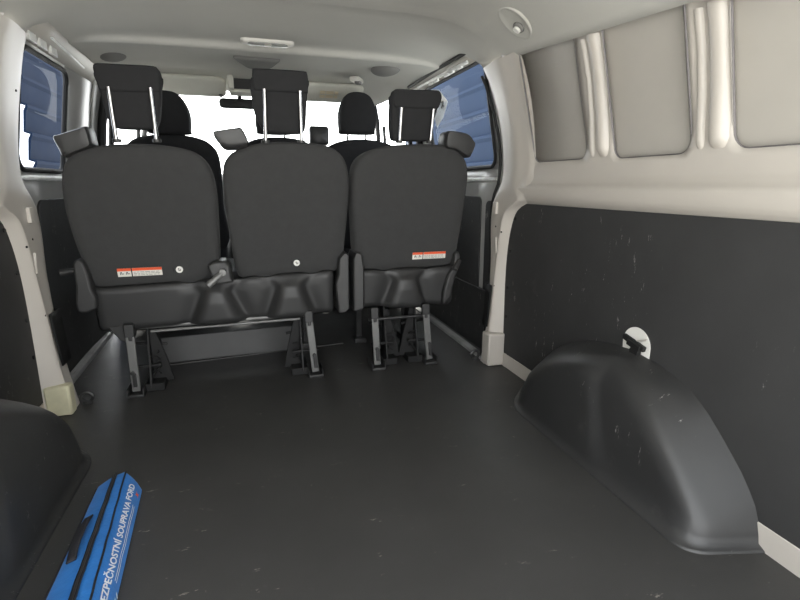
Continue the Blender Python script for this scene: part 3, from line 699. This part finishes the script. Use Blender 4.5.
# ------------------------------------------------------------------ roof fittings
def visor(x0, x1, lab, sticker):
    t = empty('sun_visor', ((x0 + x1) / 2, 3.0, 1.35)); tag(t, lab, 'sun visor', 'sun visors')
    m = MB(); puff(m, rrect(x0, x1, 0, .17, .035), [(.008, -.004), (0, .002), (0, .012), (.008, .018)], lambda x, y, v: (x, 2.96 + v * .80 + y * .4, 1.352 - v * .42 + y)); build(m, 'pad', M['visor'], t, sharp=60)
    m = MB(); xx = x1 - .03 if x1 < 0 else x0 + .04
    m.disc((xx, 3.075, 1.289), (0, -.4, -.9), .012, .008, 12); build(m, 'clip', M['dark_liner'], t)
    if sticker:
        m = MB()
        for k in range(2):
            for x, l in ((sticker[0] + .0, .03), (sticker[0] + .035, .045), (sticker[0] + .085, .02)): m.box((x + l / 2, 3.005 + k * .032, 1.319 - k * .0165), (l, .022, .003), Matrix.Rotation(radians(-28), 3, 'X'))
        build(m, 'airbag_label', M['yellow'], t, flat=True)
visor(-.62, -.245, 'pale fold-down sun visor behind the raised headrest near the darker tinted window', None)
visor(.10, .53, 'pale fold-down sun visor with a small yellow label', (.275,))
t = empty('dome_lamp', (-.04, 2.27, 1.38)); tag(t, 'pale rectangular dome lamp with clear lens on the grey headliner', 'lamp')
m = MB(); puff(m, rrect(-.150, .070, 2.270, 2.322, .020), [(0, 1.392), (0, 1.380), (.005, 1.374), (.012, 1.372)], lambda x, t_, y: (x, y, t_)); build(m, 'housing', M['lamp'], t, sharp=50)
m = MB(); puff(m, rrect(-.122, .042, 2.274, 2.310, .014), [(0, 1.376), (0, 1.369), (.008, 1.366)], lambda x, t_, y: (x, y, t_)); build(m, 'lens', M['lens'], t, sharp=50)
m = MB(); m.box((-.04, 2.276, 1.367), (.03, .014, .008)); build(m, 'switch', M['skin'], t, bevel=.003)
m = MB(); puff(m, smooth_closed([(-.185, 2.54), (-.10, 2.53), (.0, 2.53), (.025, 2.545), (.015, 2.62), (-.015, 2.72), (-.06, 2.74), (-.12, 2.735), (-.16, 2.64)], 56), [(0, 1.385), (0, 1.372), (.012, 1.364), (.03, 1.361)], lambda x, t_, y: (x, y, t_))
tag(build(m, 'roof_console', M['dark_liner'], sharp=60), 'dark grey moulded pad on the headliner ahead of the dome lamp', 'roof console')
t = empty('roof_tray', (-.1, 3.0, 1.35)); tag(t, 'pale overhead tray with dark open slot behind the middle headrest', 'tray')
m = MB()
m.box((-.215, 3.0, 1.335), (.03, .16, .07)); m.box((.09, 3.0, 1.335), (.02, .16, .07)); m.box((-.06, 3.05, 1.302), (.33, .14, .018)); build(m, 'tray_shell', M['visor'], t, bevel=.008)
m = MB(); m.box((-.06, 3.0, 1.335), (.28, .02, .06)); build(m, 'slot', M['dash'], t)
t = empty('rear_view_mirror', (-.19, 3.12, 1.26)); tag(t, 'small black rear view mirror against the bright windscreen', 'mirror')
m = MB(); puff(m, rrect(-.29, -.06, 1.222, 1.278, .022), [(.012, 3.08), (.003, 3.085), (0, 3.10), (.01, 3.125)], lambda x, y, z: (x, y, z)); build(m, 'housing', M['dash'], t, sharp=60)
m = MB(); m.tube([(-.175, 3.11, 1.25), (-.175, 3.14, 1.33)], .012, 10); build(m, 'stem', M['dash'], t)
# belt reel cover and coat hook by the headliner
t = empty('coat_hook', (.455, 2.83, 1.37)); tag(t, 'small pale folding hook on the headliner above the front headrest', 'hook')
m = MB(); m.box((.455, 2.83, 1.362), (.055, .10, .024), Matrix.Rotation(radians(-28), 3, 'Z')); build(m, 'plate', M['lamp'], t, bevel=.008)
m = MB(); m.box((.46, 2.815, 1.346), (.03, .045, .014), Matrix.Rotation(radians(-28), 3, 'Z')); build(m, 'hook_tongue', M['dark_liner'], t, bevel=.004)
t = empty('belt_anchor', (.74, 1.62, 1.33)); tag(t, 'round roof anchor with white button set in an oval dish of the headliner', 'anchor')
bx, by = .722, 1.565; bz = head_z(bx, by)
def hn(x, y):
    e = .01; return Vector((-(head_z(x + e, y) - head_z(x - e, y)) / (2 * e), -(head_z(x, y + e) - head_z(x, y - e)) / (2 * e), 1)).normalized() * -1
nrm = hn(bx, by); tx = Vector((1, 0, 0)); tx = (tx - nrm * tx.dot(nrm)).normalized(); ty = nrm.cross(tx)
m = MB(); rows = []
for r_, h_ in ((1.0, -.004), (.97, .004), (.88, .008), (.78, .005), (.6, .002), (.35, .001), (.02, .001)):
    rows.append([Vector((bx, by, bz)) + tx * (.075 * r_ * cos(a)) + ty * (.062 * r_ * sin(a)) + nrm * h_ for a in [2 * pi * k / 36 for k in range(36)]])
m.grid(rows, True); build(m, 'dish', M['headliner'], t, sharp=80)
c = Vector((bx, by, bz)) + tx * .018
m = MB(); m.disc(c, nrm, .020, .012, 20); build(m, 'socket', M['dark_liner'], t, bevel=.003)
m = MB(); m.disc(c + nrm * .01, nrm, .013, .010, 20); build(m, 'button', M['tagw'], t, bevel=.003)

# white sheet on the sliding-door window, standing in for a reflective thing outside
m = MB(); P = lambda y, z: (lerp(door_x, z) + .008, y, z)
m.add([P(2.66, 1.305), P(2.56, 1.285), P(2.47, 1.215), P(2.57, 1.15), P(2.68, 1.11), P(2.72, 1.29)], [(0, 1, 2, 3, 4, 5)])
st = build(m, 'window_sheet', M['paper'], solid=.001, flat=True); tag(st, 'white angular sheet on the window glass behind the single seat headrest', 'sticker')
m = MB(); P2 = lambda y, z: (lerp(door_x, z) + .0055, y, z)
m.tube([P2(2.53, 1.225), P2(2.56, 1.195)], .0025, 6); m.tube([P2(2.56, 1.23), P2(2.53, 1.20)], .0025, 6); build(m, 'printed_cross', M['ink'], st)

# ------------------------------------------------------------------ blue safety kit bag
bag = empty('kit_bag', (-.53, 1.05, 0)); tag(bag, 'blue zipped kit bag with white lettering lying on the black floor', 'bag')
def bagline(far, near): return lambda v: Vector(far).lerp(Vector(near), v)
Rl = bagline((-.484, 1.285, .004), (-.450, .78, .004)); Tl = bagline((-.522, 1.298, .057), (-.474, .78, .076))
Ll = bagline((-.576, 1.262, .048), (-.556, .78, .064)); Bl = bagline((-.590, 1.25, .004), (-.592, .78, .004))
def section(v, infl=.004):
    R_, T_, L_, B_ = Rl(v), Tl(v), Ll(v), Bl(v); out = []
    for a, b, n_ in ((R_, T_, 8), (T_, L_, 8), (L_, B_, 4), (B_, R_, 6)):
        d = (b - a); nn = Vector((d.z, 0, -d.x)).normalized()
        for k in range(n_):
            t_ = k / n_; q = a.lerp(b, t_)
            rr = .006
            out.append(q + nn * infl * sin(pi * t_) * (0 if (a is B_) else 1))
    return out
rows = []
c0 = sum((p for p in section(0)), Vector()) / 26
for v, sh in ((0, .90), (.003, .965), (.012, .99), (.03, 1)) + tuple((.03 + .94 * i / 30, 1) for i in range(1, 31)) + ((.985, .985), (.996, .93), (1, .8)):
    s_ = section(v); c_ = sum(s_, Vector()) / len(s_)
    wob = .0004 * sin(v * 31) + .0002 * sin(v * 53 + 1)
    rows.append([Vector((c_.x + (p.x - c_.x) * sh + wob * (p.z > .02), p.y, max(.001, c_.z + (p.z - c_.z) * sh + wob * .7))) for p in s_])
m = MB(); m.grid(rows, True, True); build(m, 'body', M['blue'], bag, sharp=60, bevel=.003)
def onface(a, b, v, t_, off):
    p, q = a(v), b(v); d = q - p; nn = Vector((d.z, 0, -d.x)).normalized()
    return p.lerp(q, t_) + nn * (.004 * sin(pi * t_) + off) + Vector((.0004 * sin(v * 31) + .0002 * sin(v * 53 + 1), 0, 0))
# zip tape and piping
m = MB(); m.grid([[onface(Tl, Ll, v, t_, .0035) for t_ in (.26, .29, .33, .37, .41)] for v in [.01 + .98 * i / 40 for i in range(41)]]); build(m, 'zip_tape', M['zip'], bag, solid=.003)
m = MB(); m.tube([onface(Tl, Ll, v, .335, .006) for v in [.01 + .98 * i / 40 for i in range(41)]], .0028, 6); build(m, 'zip_teeth', M['steel'], bag)
m = MB(); m.tube([onface(Rl, Tl, v, .99, .0015) for v in [.005 + .99 * i / 40 for i in range(41)]], .0022, 6); build(m, 'piping', M['zip'], bag)
m = MB(); m.tube([onface(Ll, Bl, v, .1, .0) for v in [.02 + .96 * i / 30 for i in range(31)]], .0035, 6); build(m, 'piping', M['zip'], bag)
m = MB(); m.box(onface(Tl, Ll, .97, .335, .01), (.008, .02, .006)); build(m, 'zip_slider', M['steel'], bag, bevel=.002)
# carrying handle
m = MB(); m.grid([[onface(Tl, Ll, v, t_, .004 + .009 * sin(pi * i / 20)) for t_ in (.60, .72, .84)] for i, v in enumerate([.33 + .30 * k / 20 for k in range(21)])]); build(m, 'handle', M['zip'], bag, solid=.003)
# lettering on the broad face
def face_text(s_, v0, v1, t0, t1, name, mtl, bold=.012):
    cu = bpy.data.curves.new('lettering', 'FONT'); cu.body = s_; cu.size = 1; cu.offset = bold; cu.resolution_u = 3
    o = bpy.data.objects.new('lettering', cu); col.objects.link(o)
    bpy.context.view_layer.update()
    me = bpy.data.meshes.new_from_object(o.evaluated_get(bpy.context.evaluated_depsgraph_get()))
    vs = [v.co.copy() for v in me.vertices]; fs = [tuple(p.vertices) for p in me.polygons]
    bpy.data.objects.remove(o); bpy.data.curves.remove(cu); bpy.data.meshes.remove(me)
    xa, xb = min(v.x for v in vs), max(v.x for v in vs); ya, yb = 0, .73
    m = MB(); m.add([onface(Rl, Tl, v0 + (v1 - v0) * (v.x - xa) / (xb - xa) + .022 * (v.y - ya) / (yb - ya), t0 + (t1 - t0) * (v.y - ya) / (yb - ya), .0016) for v in vs], fs)
    return build(m, name, mtl, bag, flat=True)
face_text('BEZPEČNOSTNÍ SOUPRAVA FORD', .852, .055, .46, .72, 'lettering', M['print'], .028)
m = MB()
for t_ in (.25, .33): m.grid([[onface(Rl, Tl, v, t_ + d, .0016) for d in (-.013, .013)] for v in [.20 + .50 * i / 30 for i in range(31)]])
build(m, 'printed_line', M['print'], bag, flat=True)
m = MB()
for k in range(6):
    v = .74 + .028 * k; m.grid([[onface(Rl, Tl, v - .012 * q + d, .02 + .12 * q, .0018) for d in (0, .011)] for q in (0, .5, 1)])
build(m, 'printed_bar', M['print'], bag, flat=True)
m = MB(); cR = .10
m.add([onface(Rl, Tl, cR + .022 * cos(a) * (1 if k % 2 else .4), .24 + .13 * sin(a) * (1 if k % 2 else .4), .0018) for k, a in enumerate([2 * pi * k / 8 for k in range(8)])], [tuple(range(8))])
build(m, 'red_mark', M['red'], bag, flat=True)
